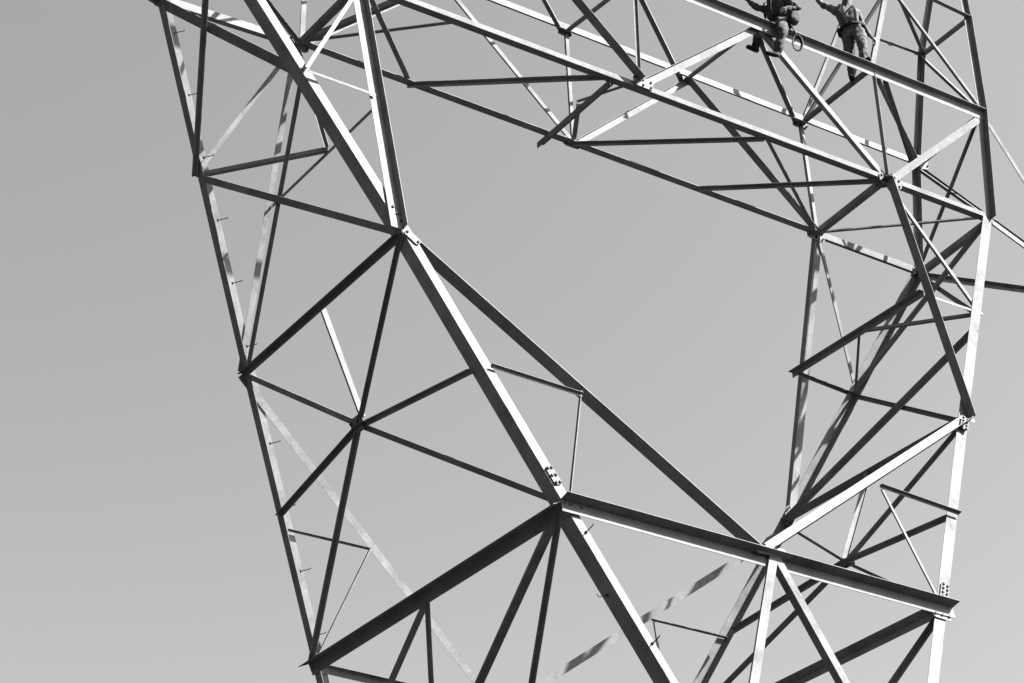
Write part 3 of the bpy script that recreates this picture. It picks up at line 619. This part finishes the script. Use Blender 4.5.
# ---------------------------------------------------------------- ground
bm = bmesh.new(); Rg = 6000.; ringp = None; c0 = bm.verts.new((0, 0, 0))
prev = None
for rr in (15, 40, 100, 250, 700, 2000, Rg):
    ring = []
    for k in range(48):
        a = k*math.pi/24
        ring.append(bm.verts.new((rr*math.cos(a), rr*math.sin(a), 0 if rr < 90 else random.uniform(-.006, .0)*min(rr, 700))))
    for k in range(48):
        if prev: bm.faces.new((prev[k], prev[(k+1) % 48], ring[(k+1) % 48], ring[k]))
        else: bm.faces.new((c0, ring[k], ring[(k+1) % 48]))
    prev = ring
g = obj('ground', bm, EARTH); g['kind'] = 'structure'
for k, pts in enumerate([l[1] for l in LEGS]):
    bm = bmesh.new(); x, y, z = pts[0]
    bmesh.ops.create_cone(bm, cap_ends=True, segments=4, radius1=.8, radius2=.55, depth=.5, matrix=Matrix.Translation((x, y, .1)) @ Matrix.Rotation(math.pi/4, 4, 'Z'))
    obj('concrete_footing', bm, EARTH, TOWER)

# ---------------------------------------------------------------- light
SUN_AZ, SUN_EL = math.radians(-50), math.radians(45)
to_sun = Vector((math.cos(SUN_EL)*math.cos(SUN_AZ), math.cos(SUN_EL)*math.sin(SUN_AZ), math.sin(SUN_EL)))
sl = bpy.data.lights.new('sun', 'SUN'); sl.energy = 5; sl.angle = math.radians(.5); sl.color = (1, 1, 1)
so = bpy.data.objects.new('sun', sl); so.rotation_euler = to_sun.to_track_quat('Z', 'Y').to_euler(); link(so)
wd = bpy.data.worlds.new('World'); scene.world = wd; wd.use_nodes = True
nt = wd.node_tree; bg = nt.nodes['Background']
sky = nt.nodes.new('ShaderNodeTexSky'); sky.sky_type = 'NISHITA'; sky.sun_disc = False
sky.sun_elevation = SUN_EL; sky.sun_rotation = math.pi/2-SUN_AZ; sky.air_density = .7; sky.dust_density = 4.; sky.altitude = 300
# panchromatic film behind a red filter: only the red part of the daylight sky is recorded
sp = nt.nodes.new('ShaderNodeSeparateColor'); cb = nt.nodes.new('ShaderNodeCombineColor')
nt.links.new(sky.outputs[0], sp.inputs[0])
for k in range(3): nt.links.new(sp.outputs[0], cb.inputs[k])
nt.links.new(cb.outputs[0], bg.inputs['Color']); bg.inputs['Strength'].default_value = .05

# ---------------------------------------------------------------- camera
cd = bpy.data.cameras.new('camera'); co = bpy.data.objects.new('camera', cd); link(co)
cd.sensor_width = 36; cd.sensor_fit = 'HORIZONTAL'; cd.lens = CAM_LENS; cd.clip_start = .5; cd.clip_end = 20000
M3 = Matrix((CAM_RIGHT, CAM_UP, CAM_BACK)).transposed()
co.matrix_world = Matrix.Translation(CAM_POS) @ M3.to_4x4()
scene.camera = co
scene.render.resolution_x = 1024; scene.render.resolution_y = 683
vs = scene.view_settings; vs.view_transform = 'Standard'; vs.look = 'None'; vs.gamma = 1; vs.use_curve_mapping = False
vs.exposure = 3.35
